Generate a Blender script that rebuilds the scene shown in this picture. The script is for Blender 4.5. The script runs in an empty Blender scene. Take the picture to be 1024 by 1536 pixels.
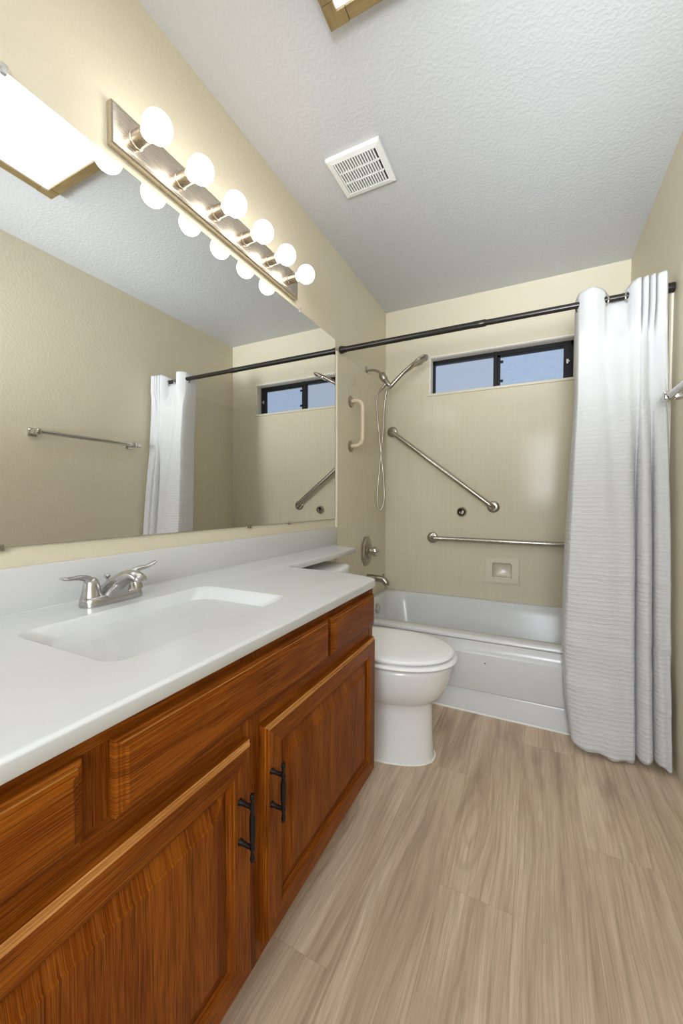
import bpy, bmesh, math, random
from mathutils import Vector, Matrix
import numpy as np
random.seed(4)
PI = math.pi
sc = bpy.context.scene
COL = sc.collection

# ------------------------------------------------------------------ camera
cam_d = bpy.data.cameras.new('camera')
cam = bpy.data.objects.new('camera', cam_d); COL.objects.link(cam)
FPX, YAW, PIT, ROL = 585.98, math.radians(26.34), math.radians(-1.5915), math.radians(.1747)
CAM = Vector((1.0348, 0.0, 1.0143))
R_ = Vector((math.cos(YAW), math.sin(YAW), 0)); F_ = Vector((-math.sin(YAW), math.cos(YAW), 0)); U_ = Vector((0, 0, 1))
F2 = F_*math.cos(PIT) + U_*math.sin(PIT); U2 = U_*math.cos(PIT) - F_*math.sin(PIT)
RX = R_*math.cos(ROL) + U2*math.sin(ROL); UX = -R_*math.sin(ROL) + U2*math.cos(ROL)
m = Matrix.Identity(4)
for i in range(3):
    m[i][0] = RX[i]; m[i][1] = UX[i]; m[i][2] = -F2[i]; m[i][3] = CAM[i]
cam.matrix_world = m
cam_d.sensor_fit = 'HORIZONTAL'; cam_d.sensor_width = 36; cam_d.lens = FPX/1024*36
cam_d.clip_start = 0.02
sc.camera = cam

# ------------------------------------------------------------------ light and exposure
sc.view_settings.view_transform = 'Standard'
sc.view_settings.look = 'None'
sc.view_settings.gamma = 1.0
sc.view_settings.use_curve_mapping = False
sc.view_settings.exposure = 0.32
BULB_STRENGTH = 8.5
BULB_COLOR = (1.0, 0.955, 0.89)
BOX_STRENGTH = 2.3
DOOR_FILL_POWER = 30.0
SKY_COLOR = (0.50, 0.60, 0.74)
SKY_STRENGTH = 0.72
w = bpy.data.worlds.new('sky'); sc.world = w; w.use_nodes = True
wn = w.node_tree.nodes; wl = w.node_tree.links
bg = wn['Background']; bg.inputs['Strength'].default_value = SKY_STRENGTH
tc = wn.new('ShaderNodeTexCoord'); sx = wn.new('ShaderNodeSeparateXYZ'); cr = wn.new('ShaderNodeValToRGB')
wl.new(tc.outputs['Generated'], sx.inputs[0]); wl.new(sx.outputs['Z'], cr.inputs[0]); wl.new(cr.outputs[0], bg.inputs['Color'])
cr.color_ramp.elements[0].position = 0.0; cr.color_ramp.elements[0].color = (.62, .68, .78, 1)
cr.color_ramp.elements[1].position = 0.7; cr.color_ramp.elements[1].color = (*SKY_COLOR, 1)
# added unseen fill lamp, shining in through the open doorway behind the camera
hl = bpy.data.lights.new('door_fill_light', 'AREA'); hl.shape = 'RECTANGLE'; hl.size = 0.6; hl.size_y = 1.1; hl.energy = DOOR_FILL_POWER; hl.color = (.86, .94, 1.0)
ho = bpy.data.objects.new('door_fill_light', hl); COL.objects.link(ho); ho.location = (1.22, -1.3, 1.55); ho.rotation_euler = (PI/2-.22, 0, .06)
# added unseen lamp behind the camera, aimed at the ceiling to brighten the room
BOUNCE_FILL_POWER = 7.0
BOUNCE_AT, BOUNCE_TO = Vector((1.15, -.5, 1.25)), Vector((1.17, 2.3, 2.62))
fl = bpy.data.lights.new('bounce_fill', 'AREA'); fl.shape = 'DISK'; fl.size = 0.45; fl.spread = math.radians(56); fl.energy = BOUNCE_FILL_POWER; fl.color = (.88, .95, 1.0)
fo = bpy.data.objects.new('bounce_fill', fl); COL.objects.link(fo); fo.location = BOUNCE_AT; fo.rotation_euler = (BOUNCE_TO-BOUNCE_AT).to_track_quat('-Z', 'Y').to_euler()
try:
    sc.cycles.sample_clamp_indirect = 4.0
    sc.cycles.max_bounces = 10; sc.cycles.diffuse_bounces = 5; sc.cycles.glossy_bounces = 5
    sc.cycles.blur_glossy = 0.6
except Exception:
    pass

# ------------------------------------------------------------------ materials
def mat(name, color=(.8, .8, .8), rough=.5, metal=0., spec=.5, build=None):
    m = bpy.data.materials.new(name); m.use_nodes = True
    nt = m.node_tree; b = nt.nodes['Principled BSDF']
    b.inputs['Base Color'].default_value = (*color, 1); b.inputs['Roughness'].default_value = rough
    b.inputs['Metallic'].default_value = metal; b.inputs['Specular IOR Level'].default_value = spec
    if build: build(nt, b)
    return m
def N(nt, t, **k):
    n = nt.nodes.new(t)
    for a, v in k.items():
        if a.startswith('_'): setattr(n, a[1:], v)
        else: n.inputs[a.replace('__', ' ')].default_value = v
    return n
def coords(nt, kind='Object', scale=(1, 1, 1), rot=(0, 0, 0), loc=(0, 0, 0)):
    t = nt.nodes.new('ShaderNodeTexCoord'); mp = nt.nodes.new('ShaderNodeMapping')
    mp.inputs['Scale'].default_value = scale; mp.inputs['Rotation'].default_value = rot; mp.inputs['Location'].default_value = loc
    nt.links.new(t.outputs[kind], mp.inputs[0]); return mp.outputs[0]
def bump(nt, b, h, strength=.3, dist=.002, prev=None):
    bm_ = nt.nodes.new('ShaderNodeBump'); bm_.inputs['Strength'].default_value = strength; bm_.inputs['Distance'].default_value = dist
    nt.links.new(h, bm_.inputs['Height'])
    if prev: nt.links.new(prev, bm_.inputs['Normal'])
    nt.links.new(bm_.outputs[0], b.inputs['Normal']); return bm_.outputs[0]
def ramp(nt, fac, stops):
    r = nt.nodes.new('ShaderNodeValToRGB'); e = r.color_ramp.elements
    while len(e) < len(stops): e.new(.5)
    for el, (p, c) in zip(e, stops): el.position = p; el.color = (*c, 1) if len(c) == 3 else c
    nt.links.new(fac, r.inputs[0]); return r.outputs[0]
def math_(nt, op, a, b_=None, c=None):
    n = nt.nodes.new('ShaderNodeMath'); n.operation = op
    for i, v in enumerate((a, b_, c)):
        if v is None: continue
        if isinstance(v, (int, float)): n.inputs[i].default_value = v
        else: nt.links.new(v, n.inputs[i])
    return n.outputs[0]
def noise(nt, vec, scale, detail=2, rough=.5, dist=0.):
    n = N(nt, 'ShaderNodeTexNoise', Scale=scale, Detail=detail, Roughness=rough, Distortion=dist)
    nt.links.new(vec, n.inputs['Vector']); return n.outputs['Fac']
def mixc(nt, fac, a, b_, mode='MIX'):
    n = nt.nodes.new('ShaderNodeMix'); n.data_type = 'RGBA'; n.blend_type = mode
    if isinstance(fac, (int, float)): n.inputs[0].default_value = fac
    else: nt.links.new(fac, n.inputs[0])
    for i, v in ((6, a), (7, b_)):
        if isinstance(v, tuple): n.inputs[i].default_value = (*v, 1)
        else: nt.links.new(v, n.inputs[i])
    return n.outputs[2]

def b_paint(scale=70, s=.35, d=.004):
    def f(nt, b):
        v = coords(nt)
        n1 = noise(nt, v, scale, 3, .55); n2 = noise(nt, v, scale*2.6, 2, .5)
        h = math_(nt, 'ADD', ramp(nt, n1, [(.40, (0, 0, 0)), (.62, (1, 1, 1))]), math_(nt, 'MULTIPLY', n2, .4))
        bump(nt, b, h, s, d)
    return f
WALL = (.70, .635, .49)
M_wall = mat('cream_wall_paint', WALL, .55, build=b_paint(75, .22, .002))
M_wall_soft = mat('cream_wall_paint_soft', WALL, .55, build=b_paint(75, .13, .002))
M_ceil = mat('white_ceiling_texture', (.55, .555, .57), .42, build=b_paint(80, .24, .002))
M_smooth = mat('cream_smooth_wall', WALL, .5)
def b_surr(nt, b):
    v = coords(nt, scale=(14, 14, .6)); n = noise(nt, v, 3, 4, .6)
    v2 = coords(nt); n2 = noise(nt, v2, 2.2, 3, .55)
    c = mixc(nt, ramp(nt, n, [(.35, (0, 0, 0)), (.7, (1, 1, 1))]), (.685, .62, .475), (.715, .65, .505))
    c = mixc(nt, math_(nt, 'MULTIPLY', n2, .35), c, (.65, .585, .445))
    nt.links.new(c, b.inputs['Base Color'])
    bump(nt, b, n2, .03, .004)
M_surr = mat('cream_marbled_surround', WALL, .15, spec=.16, build=b_surr)
M_soap = mat('cream_ceramic', (.74, .68, .54), .2)
M_caulk = mat('pale_caulk', (.80, .74, .62), .5)
M_wcaulk = mat('white_caulk', (.85, .84, .80), .5)
M_white = mat('white_gloss_porcelain', (.80, .80, .80), .12)
M_seat = mat('white_plastic_seat', (.90, .90, .90), .2)
M_tub = mat('white_enamel', (.70, .70, .705), .2)
def b_cm(nt, b):
    v = coords(nt); n = noise(nt, v, 6, 4, .6)
    nt.links.new(mixc(nt, n, (.60, .605, .61), (.64, .645, .65)), b.inputs['Base Color'])
M_counter = mat('white_cultured_marble', (.82, .82, .815), .22, build=b_cm)
M_splash = mat('white_marble_splash', (.62, .62, .62), .3)
def b_brush(sc_):
    def f(nt, b):
        v = coords(nt, scale=sc_); n = noise(nt, v, 8, 3, .6)
        nt.links.new(ramp(nt, n, [(.3, (.22, .22, .22)), (.7, (.36, .36, .36))]), b.inputs['Roughness'])
        bump(nt, b, n, .02, .0004)
    return f
M_nickel = mat('brushed_nickel', (.42, .375, .32), .28, 1, build=b_brush((60, 60, 60)))
M_plate = mat('brushed_nickel_plate', (.62, .55, .46), .3, 1, build=b_brush((40, 3, 120)))
M_faucet = mat('brushed_stainless', (.50, .49, .48), .26, 1)
M_chrome = mat('chrome', (.58, .56, .53), .08, 1)
M_bar = mat('satin_stainless_bar', (.47, .43, .37), .3, 1, build=b_brush((50, 50, 50)))
M_black = mat('dark_bronze_rod', (.022, .018, .014), .28, .3)
M_handle = mat('oil_rubbed_bronze', (.018, .012, .010), .35, .6)
M_dark = mat('dark_recess', (.012, .012, .012), .7)
M_frameblk = mat('black_aluminium_window_frame', (.010, .010, .011), .45, spec=.25)
M_trim = mat('warm_white_reveal', (.93, .89, .81), .5)
M_cream = mat('cream_enamel_bar', (.64, .53, .39), .35)
M_vent = mat('white_plastic_grille', (.80, .80, .79), .4)
M_mirror = mat('mirror_silver', (.86, .865, .85), .0, 1)
M_mirroredge = mat('mirror_edge', (.30, .34, .28), .2)
def b_clear(nt, b):
    b.inputs['Transmission Weight'].default_value = .6
M_clip = mat('clear_plastic_clip', (.85, .84, .80), .2, build=b_clear)
def b_bulb(nt, b):
    b.inputs['Emission Color'].default_value = (*BULB_COLOR, 1); b.inputs['Emission Strength'].default_value = BULB_STRENGTH
M_bulb = mat('frosted_lit_bulb', (.9, .9, .88), .3, build=b_bulb)
def b_diff(nt, b):
    v = coords(nt); w1 = N(nt, 'ShaderNodeTexVoronoi', Scale=130.); nt.links.new(v, w1.inputs['Vector'])
    c = ramp(nt, w1.outputs['Distance'], [(.1, (.93, .95, 1)), (.7, (.86, .90, .96))])
    nt.links.new(c, b.inputs['Emission Color']); b.inputs['Emission Strength'].default_value = BOX_STRENGTH
M_diff = mat('lit_prismatic_diffuser', (.85, .86, .88), .3, build=b_diff)
def b_lwood(nt, b):
    n = noise(nt, coords(nt, 'UV', (6, 70, 1)), 1.5, 4, .6)
    nt.links.new(ramp(nt, n, [(.3, (.17, .115, .045)), (.7, (.27, .19, .08))]), b.inputs['Base Color'])
M_lwood = mat('tan_light_box_wood', (.3, .2, .1), .5, build=b_lwood)
def b_oak(nt, b):
    uv = coords(nt, 'UV', (1, 1, 1))
    big = noise(nt, coords(nt, 'UV', (2.2, 16, 1)), 1.6, 3, .55, .8)
    rings = N(nt, 'ShaderNodeTexWave', _wave_type='BANDS', _bands_direction='Y', Scale=14., Distortion=7., Detail=3.)
    rings.inputs['Detail Scale'].default_value = .6
    nt.links.new(coords(nt, 'UV', (1.1, 2.6, 1)), rings.inputs['Vector'])
    fine = noise(nt, coords(nt, 'UV', (3.5, 300, 1)), 2.2, 4, .7)
    pore = noise(nt, coords(nt, 'UV', (9, 560, 1)), 1.2, 2, .5)
    c = ramp(nt, big, [(.30, (.135, .027, .0010)), (.50, (.20, .046, .0018)), (.74, (.34, .095, .007))])
    c = mixc(nt, math_(nt, 'MULTIPLY', rings.outputs['Fac'], .25), c, (.10, .019, .0008))
    c = mixc(nt, ramp(nt, fine, [(.48, (0, 0, 0)), (.72, (.60, .60, .60))]), c, (.48, .185, .035))
    c = mixc(nt, ramp(nt, pore, [(.55, (0, 0, 0)), (.68, (.8, .8, .8))]), c, (.035, .008, .0008))
    nt.links.new(c, b.inputs['Base Color'])
    nt.links.new(ramp(nt, fine, [(.3, (.30, .30, .30)), (.8, (.46, .46, .46))]), b.inputs['Roughness'])
    bump(nt, b, math_(nt, 'SUBTRACT', fine, pore), .18, .0008)
M_oak = mat('golden_oak', (.32, .1, .02), .35, spec=.10, build=b_oak)
def b_worn_lit(nt, b):
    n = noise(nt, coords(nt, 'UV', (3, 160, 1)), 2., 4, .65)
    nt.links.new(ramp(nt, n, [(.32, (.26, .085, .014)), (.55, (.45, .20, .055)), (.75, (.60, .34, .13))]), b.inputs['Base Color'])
M_worn_lit = mat('worn_lit_oak_edge', (.45, .2, .06), .45, spec=.1, build=b_worn_lit)  # paler oak: rubbed finish with overhead light put into the colour
def b_floor(nt, b):
    PW, PL = .178, 1.22
    t = nt.nodes.new('ShaderNodeTexCoord'); s = nt.nodes.new('ShaderNodeSeparateXYZ'); nt.links.new(t.outputs['Object'], s.inputs[0])
    col = math_(nt, 'FLOOR', math_(nt, 'DIVIDE', math_(nt, 'ADD', s.outputs['X'], 5.05), PW))
    fx = math_(nt, 'FRACT', math_(nt, 'DIVIDE', math_(nt, 'ADD', s.outputs['X'], 5.05), PW))
    off = math_(nt, 'MULTIPLY', math_(nt, 'FRACT', math_(nt, 'MULTIPLY', col, .377)), PL)
    yy = math_(nt, 'DIVIDE', math_(nt, 'ADD', math_(nt, 'ADD', s.outputs['Y'], 8.2), off), PL)
    row = math_(nt, 'FLOOR', yy); fy = math_(nt, 'FRACT', yy)
    idn = math_(nt, 'ADD', math_(nt, 'MULTIPLY', col, 7.31), math_(nt, 'MULTIPLY', row, 3.17))
    wn_ = nt.nodes.new('ShaderNodeTexWhiteNoise'); wn_.noise_dimensions = '1D'; nt.links.new(idn, wn_.inputs['W'])
    rnd = wn_.outputs['Value']
    cb = nt.nodes.new('ShaderNodeCombineXYZ')
    nt.links.new(math_(nt, 'ADD', s.outputs['X'], math_(nt, 'MULTIPLY', rnd, 9.)), cb.inputs[0]); nt.links.new(s.outputs['Y'], cb.inputs[1]); nt.links.new(idn, cb.inputs[2])
    wm = nt.nodes.new('ShaderNodeMapping'); wm.inputs['Scale'].default_value = (5, .8, 1); nt.links.new(cb.outputs[0], wm.inputs[0])
    warp = noise(nt, wm.outputs[0], 1.5, 2, .45)
    cb2 = nt.nodes.new('ShaderNodeCombineXYZ'); s2 = nt.nodes.new('ShaderNodeSeparateXYZ'); nt.links.new(cb.outputs[0], s2.inputs[0])
    nt.links.new(math_(nt, 'ADD', s2.outputs['X'], math_(nt, 'MULTIPLY', warp, .07)), cb2.inputs[0]); nt.links.new(s2.outputs['Y'], cb2.inputs[1]); nt.links.new(s2.outputs['Z'], cb2.inputs[2])
    def mp(sx_, sy_):
        q = nt.nodes.new('ShaderNodeMapping'); q.inputs['Scale'].default_value = (sx_, sy_, 1); nt.links.new(cb2.outputs[0], q.inputs[0]); return q.outputs[0]
    big = noise(nt, mp(9, .8), 1.5, 4, .6, .8)
    knot = N(nt, 'ShaderNodeTexVoronoi', Scale=1.0); nt.links.new(mp(5.2, 1.25), knot.inputs['Vector'])
    kd = knot.outputs['Distance']
    fine = noise(nt, mp(210, 4), 2., 4, .7)
    mid = noise(nt, mp(48, 1.1), 2., 3, .6, .6)
    c = ramp(nt, big, [(.32, (.44, .315, .215)), (.5, (.68, .515, .37)), (.68, (.82, .65, .485))])
    rg = math_(nt, 'SINE', math_(nt, 'ADD', math_(nt, 'MULTIPLY', kd, 62.), math_(nt, 'MULTIPLY', fine, 3.)))
    rgm = ramp(nt, rg, [(.1, (0, 0, 0)), (.95, (.34, .34, .34))])
    c = mixc(nt, math_(nt, 'MULTIPLY', rgm, ramp(nt, kd, [(.05, (1, 1, 1)), (.42, (.2, .2, .2))])), c, (.42, .30, .20))
    c = mixc(nt, ramp(nt, mid, [(.50, (0, 0, 0)), (.72, (.70, .70, .70))]), c, (.42, .30, .20))
    c = mixc(nt, ramp(nt, fine, [(.36, (.40, .40, .40)), (.56, (0, 0, 0))]), c, (.38, .27, .18))
    kn = N(nt, 'ShaderNodeTexVoronoi', Scale=1.0, Randomness=.9); nt.links.new(mp(4.2, 2.0), kn.inputs['Vector'])
    near = ramp(nt, kn.outputs['Distance'], [(.02, (1, 1, 1)), (.11, (0, 0, 0))])
    gate = ramp(nt, kn.outputs['Color'], [(.46, (0, 0, 0)), (.52, (1, 1, 1))])
    rk = math_(nt, 'ADD', math_(nt, 'MULTIPLY', math_(nt, 'SINE', math_(nt, 'MULTIPLY', kn.outputs['Distance'], 190.)), .3), .5)
    c = mixc(nt, math_(nt, 'MULTIPLY', math_(nt, 'MULTIPLY', near, gate), rk), c, (.22, .145, .095))
    c = mixc(nt, 1., c, ramp(nt, rnd, [(0, (.88, .885, .89)), (1, (1.0, 1.0, 1.0))]), 'MULTIPLY')
    ex = math_(nt, 'MINIMUM', fx, math_(nt, 'SUBTRACT', 1., fx)); ey = math_(nt, 'MINIMUM', fy, math_(nt, 'SUBTRACT', 1., fy))
    sm = math_(nt, 'MINIMUM', math_(nt, 'MULTIPLY', ex, PW), math_(nt, 'MULTIPLY', ey, PL))
    c = mixc(nt, ramp(nt, math_(nt, 'MULTIPLY', sm, 100.), [(.02, (.32, .32, .32)), (.10, (0, 0, 0))]), c, (.20, .14, .095))
    nt.links.new(c, b.inputs['Base Color'])
    nt.links.new(ramp(nt, fine, [(.3, (.42, .42, .42)), (.7, (.55, .55, .55))]), b.inputs['Roughness'])
    bump(nt, b, fine, .12, .0006)
M_floor = mat('taupe_oak_vinyl_plank', (.3, .22, .15), .45, spec=.35, build=b_floor)
def b_cloth(nt, b):
    t = nt.nodes.new('ShaderNodeTexCoord'); s = nt.nodes.new('ShaderNodeSeparateXYZ'); nt.links.new(t.outputs['UV'], s.inputs[0])
    z = s.outputs['Y']
    wob = noise(nt, coords(nt, 'UV', (9, 4, 1)), 2., 2, .5)
    ph = math_(nt, 'MULTIPLY', math_(nt, 'ADD', z, math_(nt, 'MULTIPLY', wob, .006)), 2*PI/.0175)
    rib = math_(nt, 'POWER', math_(nt, 'MULTIPLY', math_(nt, 'ADD', math_(nt, 'SINE', ph), 1.), .5), 2.5)
    gate = math_(nt, 'LESS_THAN', z, 1.435)
    rib = math_(nt, 'MULTIPLY', rib, gate)
    wr = noise(nt, coords(nt, 'UV', (5, 16, 1)), 1.6, 4, .6, .6)
    wr2 = ramp(nt, wr, [(.44, (0, 0, 0)), (.5, (1, 1, 1)), (.56, (0, 0, 0))])
    wr2 = math_(nt, 'MULTIPLY', wr2, gate)
    h = math_(nt, 'ADD', rib, math_(nt, 'MULTIPLY', wr2, .9))
    fine = noise(nt, coords(nt, 'UV', (900, 900, 1)), 1., 1, .5)
    h = math_(nt, 'ADD', h, math_(nt, 'MULTIPLY', fine, .25))
    bump(nt, b, h, .55, .0022)
    tr = nt.nodes.new('ShaderNodeBsdfTranslucent'); tr.inputs[0].default_value = (.80, .80, .80, 1)
    mx = nt.nodes.new('ShaderNodeMixShader'); mx.inputs[0].default_value = .22
    nt.links.new(b.outputs[0], mx.inputs[1]); nt.links.new(tr.outputs[0], mx.inputs[2])
    nt.links.new(mx.outputs[0], nt.nodes['Material Output'].inputs['Surface'])
M_cloth = mat('white_waffle_cloth', (.80, .80, .81), .75, spec=.2, build=b_cloth)
def pane(name, tint, rough, pat):
    def f(nt, b):
        b.inputs['Transmission Weight'].default_value = 1.0; b.inputs['IOR'].default_value = 1.2
        if pat:
            n = noise(nt, coords(nt, scale=(9, 1, 26)), 2.2, 4, .6)
            nt.links.new(ramp(nt, n, [(.35, tint), (.62, (.80, .90, 1.0))]), b.inputs['Base Color'])
            bump(nt, b, noise(nt, coords(nt, scale=(60, 1, 300)), 2, 2), .3, .002)
    return mat(name, tint, rough, build=f)
M_pane1 = pane('frosted_glass_smooth', (.80, .84, .90), .35, False)
M_pane2 = pane('frosted_glass_rippled', (.70, .80, .96), .3, True)

# ------------------------------------------------------------------ mesh tools (world coordinates)
ORG = {}
def obj(name, bm, m, parent=None, smooth=None, origin=None):
    if parent is not None: o0 = ORG[parent.name]
    else: o0 = Vector(origin) if origin is not None else Vector((0, 0, 0))
    bmesh.ops.recalc_face_normals(bm, faces=bm.faces)
    bmesh.ops.translate(bm, verts=bm.verts, vec=-o0)
    me = bpy.data.meshes.new(name); bm.to_mesh(me); bm.free()
    for mm in (m if isinstance(m, (list, tuple)) else [m]): me.materials.append(mm)
    if smooth:
        me.shade_smooth(); me.set_sharp_from_angle(angle=math.radians(smooth))
    o = bpy.data.objects.new(name, me); COL.objects.link(o)
    if parent is not None: o.parent = parent
    else: o.location = o0
    ORG[o.name] = o0
    return o
def thing(name, label, cat, loc, group=None):
    o = bpy.data.objects.new(name, None); COL.objects.link(o); o.location = loc; o.empty_display_size = .05
    o['label'] = label; o['category'] = cat
    if group: o['group'] = group
    ORG[o.name] = Vector(loc); return o
def tag(o, label, cat, group=None):
    o['label'] = label; o['category'] = cat
    if group: o['group'] = group
    return o
def struct(o, label=None, cat=None):
    o['kind'] = 'structure'
    if label: o['label'] = label
    if cat: o['category'] = cat
    return o
def B(): return bmesh.new()
def uvl(bm): return bm.loops.layers.uv.verify()
def box(bm, x0, x1, y0, y1, z0, z1, bev=0, seg=2, grain=None, off=None):
    """grain = axis index of the wood grain; uv = (along grain, across)"""
    vs = [bm.verts.new((x, y, z)) for x in (x0, x1) for y in (y0, y1) for z in (z0, z1)]
    fs = [bm.faces.new([vs[i] for i in q]) for q in ((0, 1, 3, 2), (4, 6, 7, 5), (0, 4, 5, 1), (2, 3, 7, 6), (0, 2, 6, 4), (1, 5, 7, 3))]
    if bev:
        es = list({e for f in fs for e in f.edges})
        r = bmesh.ops.bevel(bm, geom=es, offset=bev, segments=seg, affect='EDGES', profile=.5)
        fs = list({f for v in bm.verts if v.is_valid and x0-1e-6 <= v.co.x <= x1+1e-6 and y0-1e-6 <= v.co.y <= y1+1e-6 and z0-1e-6 <= v.co.z <= z1+1e-6 for f in v.link_faces}) if grain is not None else []
    if grain is not None: set_grain(bm, fs, grain, off)
    return fs
def set_grain(bm, fs, grain, off=None):
    L = uvl(bm); off = off if off is not None else (random.random()*7, random.random()*7)
    for f in fs:
        f.normal_update(); n = f.normal
        ax = [0, 1, 2]; ax.remove(grain)
        other = ax[0] if abs(n[ax[1]]) > abs(n[ax[0]]) else ax[1]
        for l in f.loops:
            c = l.vert.co; l[L].uv = (c[grain]+off[0], c[other]+off[1])
def frame_of(d):
    d = Vector(d).normalized(); a = Vector((0, 0, 1)) if abs(d.z) < .95 else Vector((1, 0, 0))
    u = d.cross(a).normalized(); return u, d.cross(u).normalized()
def rings(bm, rs, cap=True, closed=True):
    prev = None; allr = []
    for r in rs:
        cur = [bm.verts.new(p) for p in r]; allr.append(cur)
        if prev:
            n = len(cur)
            for i in range(n if closed else n-1):
                j = (i+1) % n; bm.faces.new((prev[i], prev[j], cur[j], cur[i]))
        prev = cur
    if cap:
        bm.faces.new(allr[0][::-1]); bm.faces.new(allr[-1])
    return allr
def tube(bm, pts, r, n=16, cap=True, squash=None):
    pts = [Vector(p) for p in pts]; rr = r if isinstance(r, (list, tuple)) else [r]*len(pts)
    rs = []; u = v = None
    for i, p in enumerate(pts):
        d = (pts[min(i+1, len(pts)-1)] - pts[max(i-1, 0)]).normalized()
        if u is None: u, v = frame_of(d)
        else:
            u = (u - d*u.dot(d)).normalized(); v = d.cross(u).normalized()
        ra = rr[i]; ra, rb = (ra if isinstance(ra, tuple) else (ra, ra))
        rs.append([p + u*ra*math.cos(2*PI*k/n) + v*rb*math.sin(2*PI*k/n) for k in range(n)])
    return rings(bm, rs, cap)
def lathe(bm, base, axis, prof, n=32, cap=True):
    """prof: list of (distance along axis, radius)"""
    base = Vector(base); axis = Vector(axis).normalized(); u, v = frame_of(axis)
    return rings(bm, [[base + axis*d + (u*math.cos(2*PI*k/n) + v*math.sin(2*PI*k/n))*max(r, 1e-5) for k in range(n)] for d, r in prof], cap)
def spline(cps, n=12):
    c = [Vector(p) for p in cps]; c = [c[0]*2-c[1]] + c + [c[-1]*2-c[-2]]; out = []
    for i in range(1, len(c)-2):
        for k in range(n):
            t = k/n; a, b, d, e = c[i-1], c[i], c[i+1], c[i+2]
            out.append(.5*((2*b) + (d-a)*t + (2*a-5*b+4*d-e)*t*t + (3*b-a-3*d+e)*t**3))
    out.append(c[-2]); return out
def interp(x, xs, ys): return float(np.interp(x, xs, ys))
def smooth_interp(x, xs, ys):
    i = max(0, min(len(xs)-2, int(np.searchsorted(xs, x))-1)); t = (x-xs[i])/(xs[i+1]-xs[i]); t = max(0, min(1, t)); t = t*t*(3-2*t)
    return ys[i]*(1-t)+ys[i+1]*t
def rrect(cx, cy, hx, hy, r, n=8):
    out = []; r = min(r, hx, hy)
    for sx_, sy_, a0 in ((1, 1, 0), (-1, 1, PI/2), (-1, -1, PI), (1, -1, 1.5*PI)):
        for k in range(n+1):
            a = a0 + PI/2*k/n; out.append((cx+sx_*(hx-r)+r*math.cos(a), cy+sy_*(hy-r)+r*math.sin(a)))
    return out
def slab_holes(bm, a0, a1, b0, b1, holes, t0, t1, fn):
    """wall slab with rectangular holes; fn(a, b, t) -> world point"""
    As = sorted({a0, a1, *[h[0] for h in holes], *[h[1] for h in holes]}); Bs = sorted({b0, b1, *[h[2] for h in holes], *[h[3] for h in holes]})
    inside = lambda a, b: a0 < a < a1 and b0 < b < b1 and not any(h[0] < a < h[1] and h[2] < b < h[3] for h in holes)
    V = {}
    def v(i, j, t):
        if (i, j, t) not in V: V[(i, j, t)] = bm.verts.new(fn(As[i], Bs[j], (t0, t1)[t]))
        return V[(i, j, t)]
    cell = lambda i, j: 0 <= i < len(As)-1 and 0 <= j < len(Bs)-1 and inside((As[i]+As[i+1])/2, (Bs[j]+Bs[j+1])/2)
    for i in range(len(As)-1):
        for j in range(len(Bs)-1):
            if not cell(i, j): continue
            for t in (0, 1): bm.faces.new([v(i, j, t), v(i+1, j, t), v(i+1, j+1, t), v(i, j+1, t)])
            for di, dj, e in ((-1, 0, ((i, j), (i, j+1))), (1, 0, ((i+1, j), (i+1, j+1))), (0, -1, ((i, j), (i+1, j))), (0, 1, ((i, j+1), (i+1, j+1)))):
                if not cell(i+di, j+dj): bm.faces.new([v(*e[0], 0), v(*e[1], 0), v(*e[1], 1), v(*e[0], 1)])

# ------------------------------------------------------------------ the room
W, D, H = 1.52, 2.843, 2.44
YF = -0.95                      # wall behind the camera
SY0, SZ = 2.012, 1.872          # surround: front edge, top
WX0, WX1, WZ0, WZ1 = .342, 1.243, 1.786, 2.048
bm = B(); box(bm, -.12, W+.12, -2.3, D+.16, -.05, 0); struct(obj('floor', bm, M_floor))
bm = B(); box(bm, -.12, W+.12, -2.3, D+.16, H, H+.05); struct(obj('ceiling', bm, M_ceil))
bm = B(); box(bm, -.12, 0, -2.3, D+.16, 0, H); struct(obj('wall_left', bm, M_wall))
bm = B(); box(bm, W, W+.12, -2.3, D+.16, 0, H); struct(obj('wall_right', bm, M_wall_soft))
NI = (.772, .912, .482, .612)
bm = B(); slab_holes(bm, 0, W, 0, H, [(WX0, WX1, WZ0, WZ1), NI], D, D+.12, lambda a, b, t: (a, t, b)); struct(obj('wall_back', bm, M_smooth))
bm = B(); slab_holes(bm, 0, W, 0, H, [(.74, 1.50, -.01, 2.03)], YF-.1, YF, lambda a, b, t: (a, t, b)); struct(obj('wall_front', bm, M_wall))
# window: reveal, sill, frame, panes
win = thing('window_1', 'narrow black framed sliding window high in the end wall over the bathtub', 'window', (.79, D+.07, WZ0))
win['kind'] = 'structure'
bm = B(); T = .004
for a in ((WX0, WX0+T, WZ0, WZ1), (WX1-T, WX1, WZ0, WZ1), (WX0, WX1, WZ1-T, WZ1)):
    box(bm, a[0], a[1], D-.003, D+.118, a[2], a[3])
box(bm, WX0-.004, WX0+.002, D-.0145, D+.001, WZ0, WZ1+.004, .001); box(bm, WX0-.004, WX1+.002, D-.0145, D+.001, WZ1-.002, WZ1+.005, .001)  # pale bead added to imitate the light along the reveal's edges
obj('reveal', bm, M_trim, win)
bm = B(); box(bm, WX0-.02, WX1+.02, D-.020, D+.118, WZ0-.014, WZ0+.003, .003); obj('sill', bm, M_soap, win)
FY0, FY1 = D+.060, D+.100; fx0, fx1, fz0, fz1 = WX0+T, WX1-T, WZ0+.003, WZ1-T; fm = .775
bm = B()
box(bm, fx0, fx1, FY0, FY1, fz1-.026, fz1, .002); box(bm, fx0, fx1, FY0, FY1, fz0, fz0+.010, .002)
box(bm, fx0, fx0+.014, FY0, FY1, fz0, fz1, .002); box(bm, fx1-.016, fx1, FY0, FY1, fz0, fz1, .002)
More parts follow.
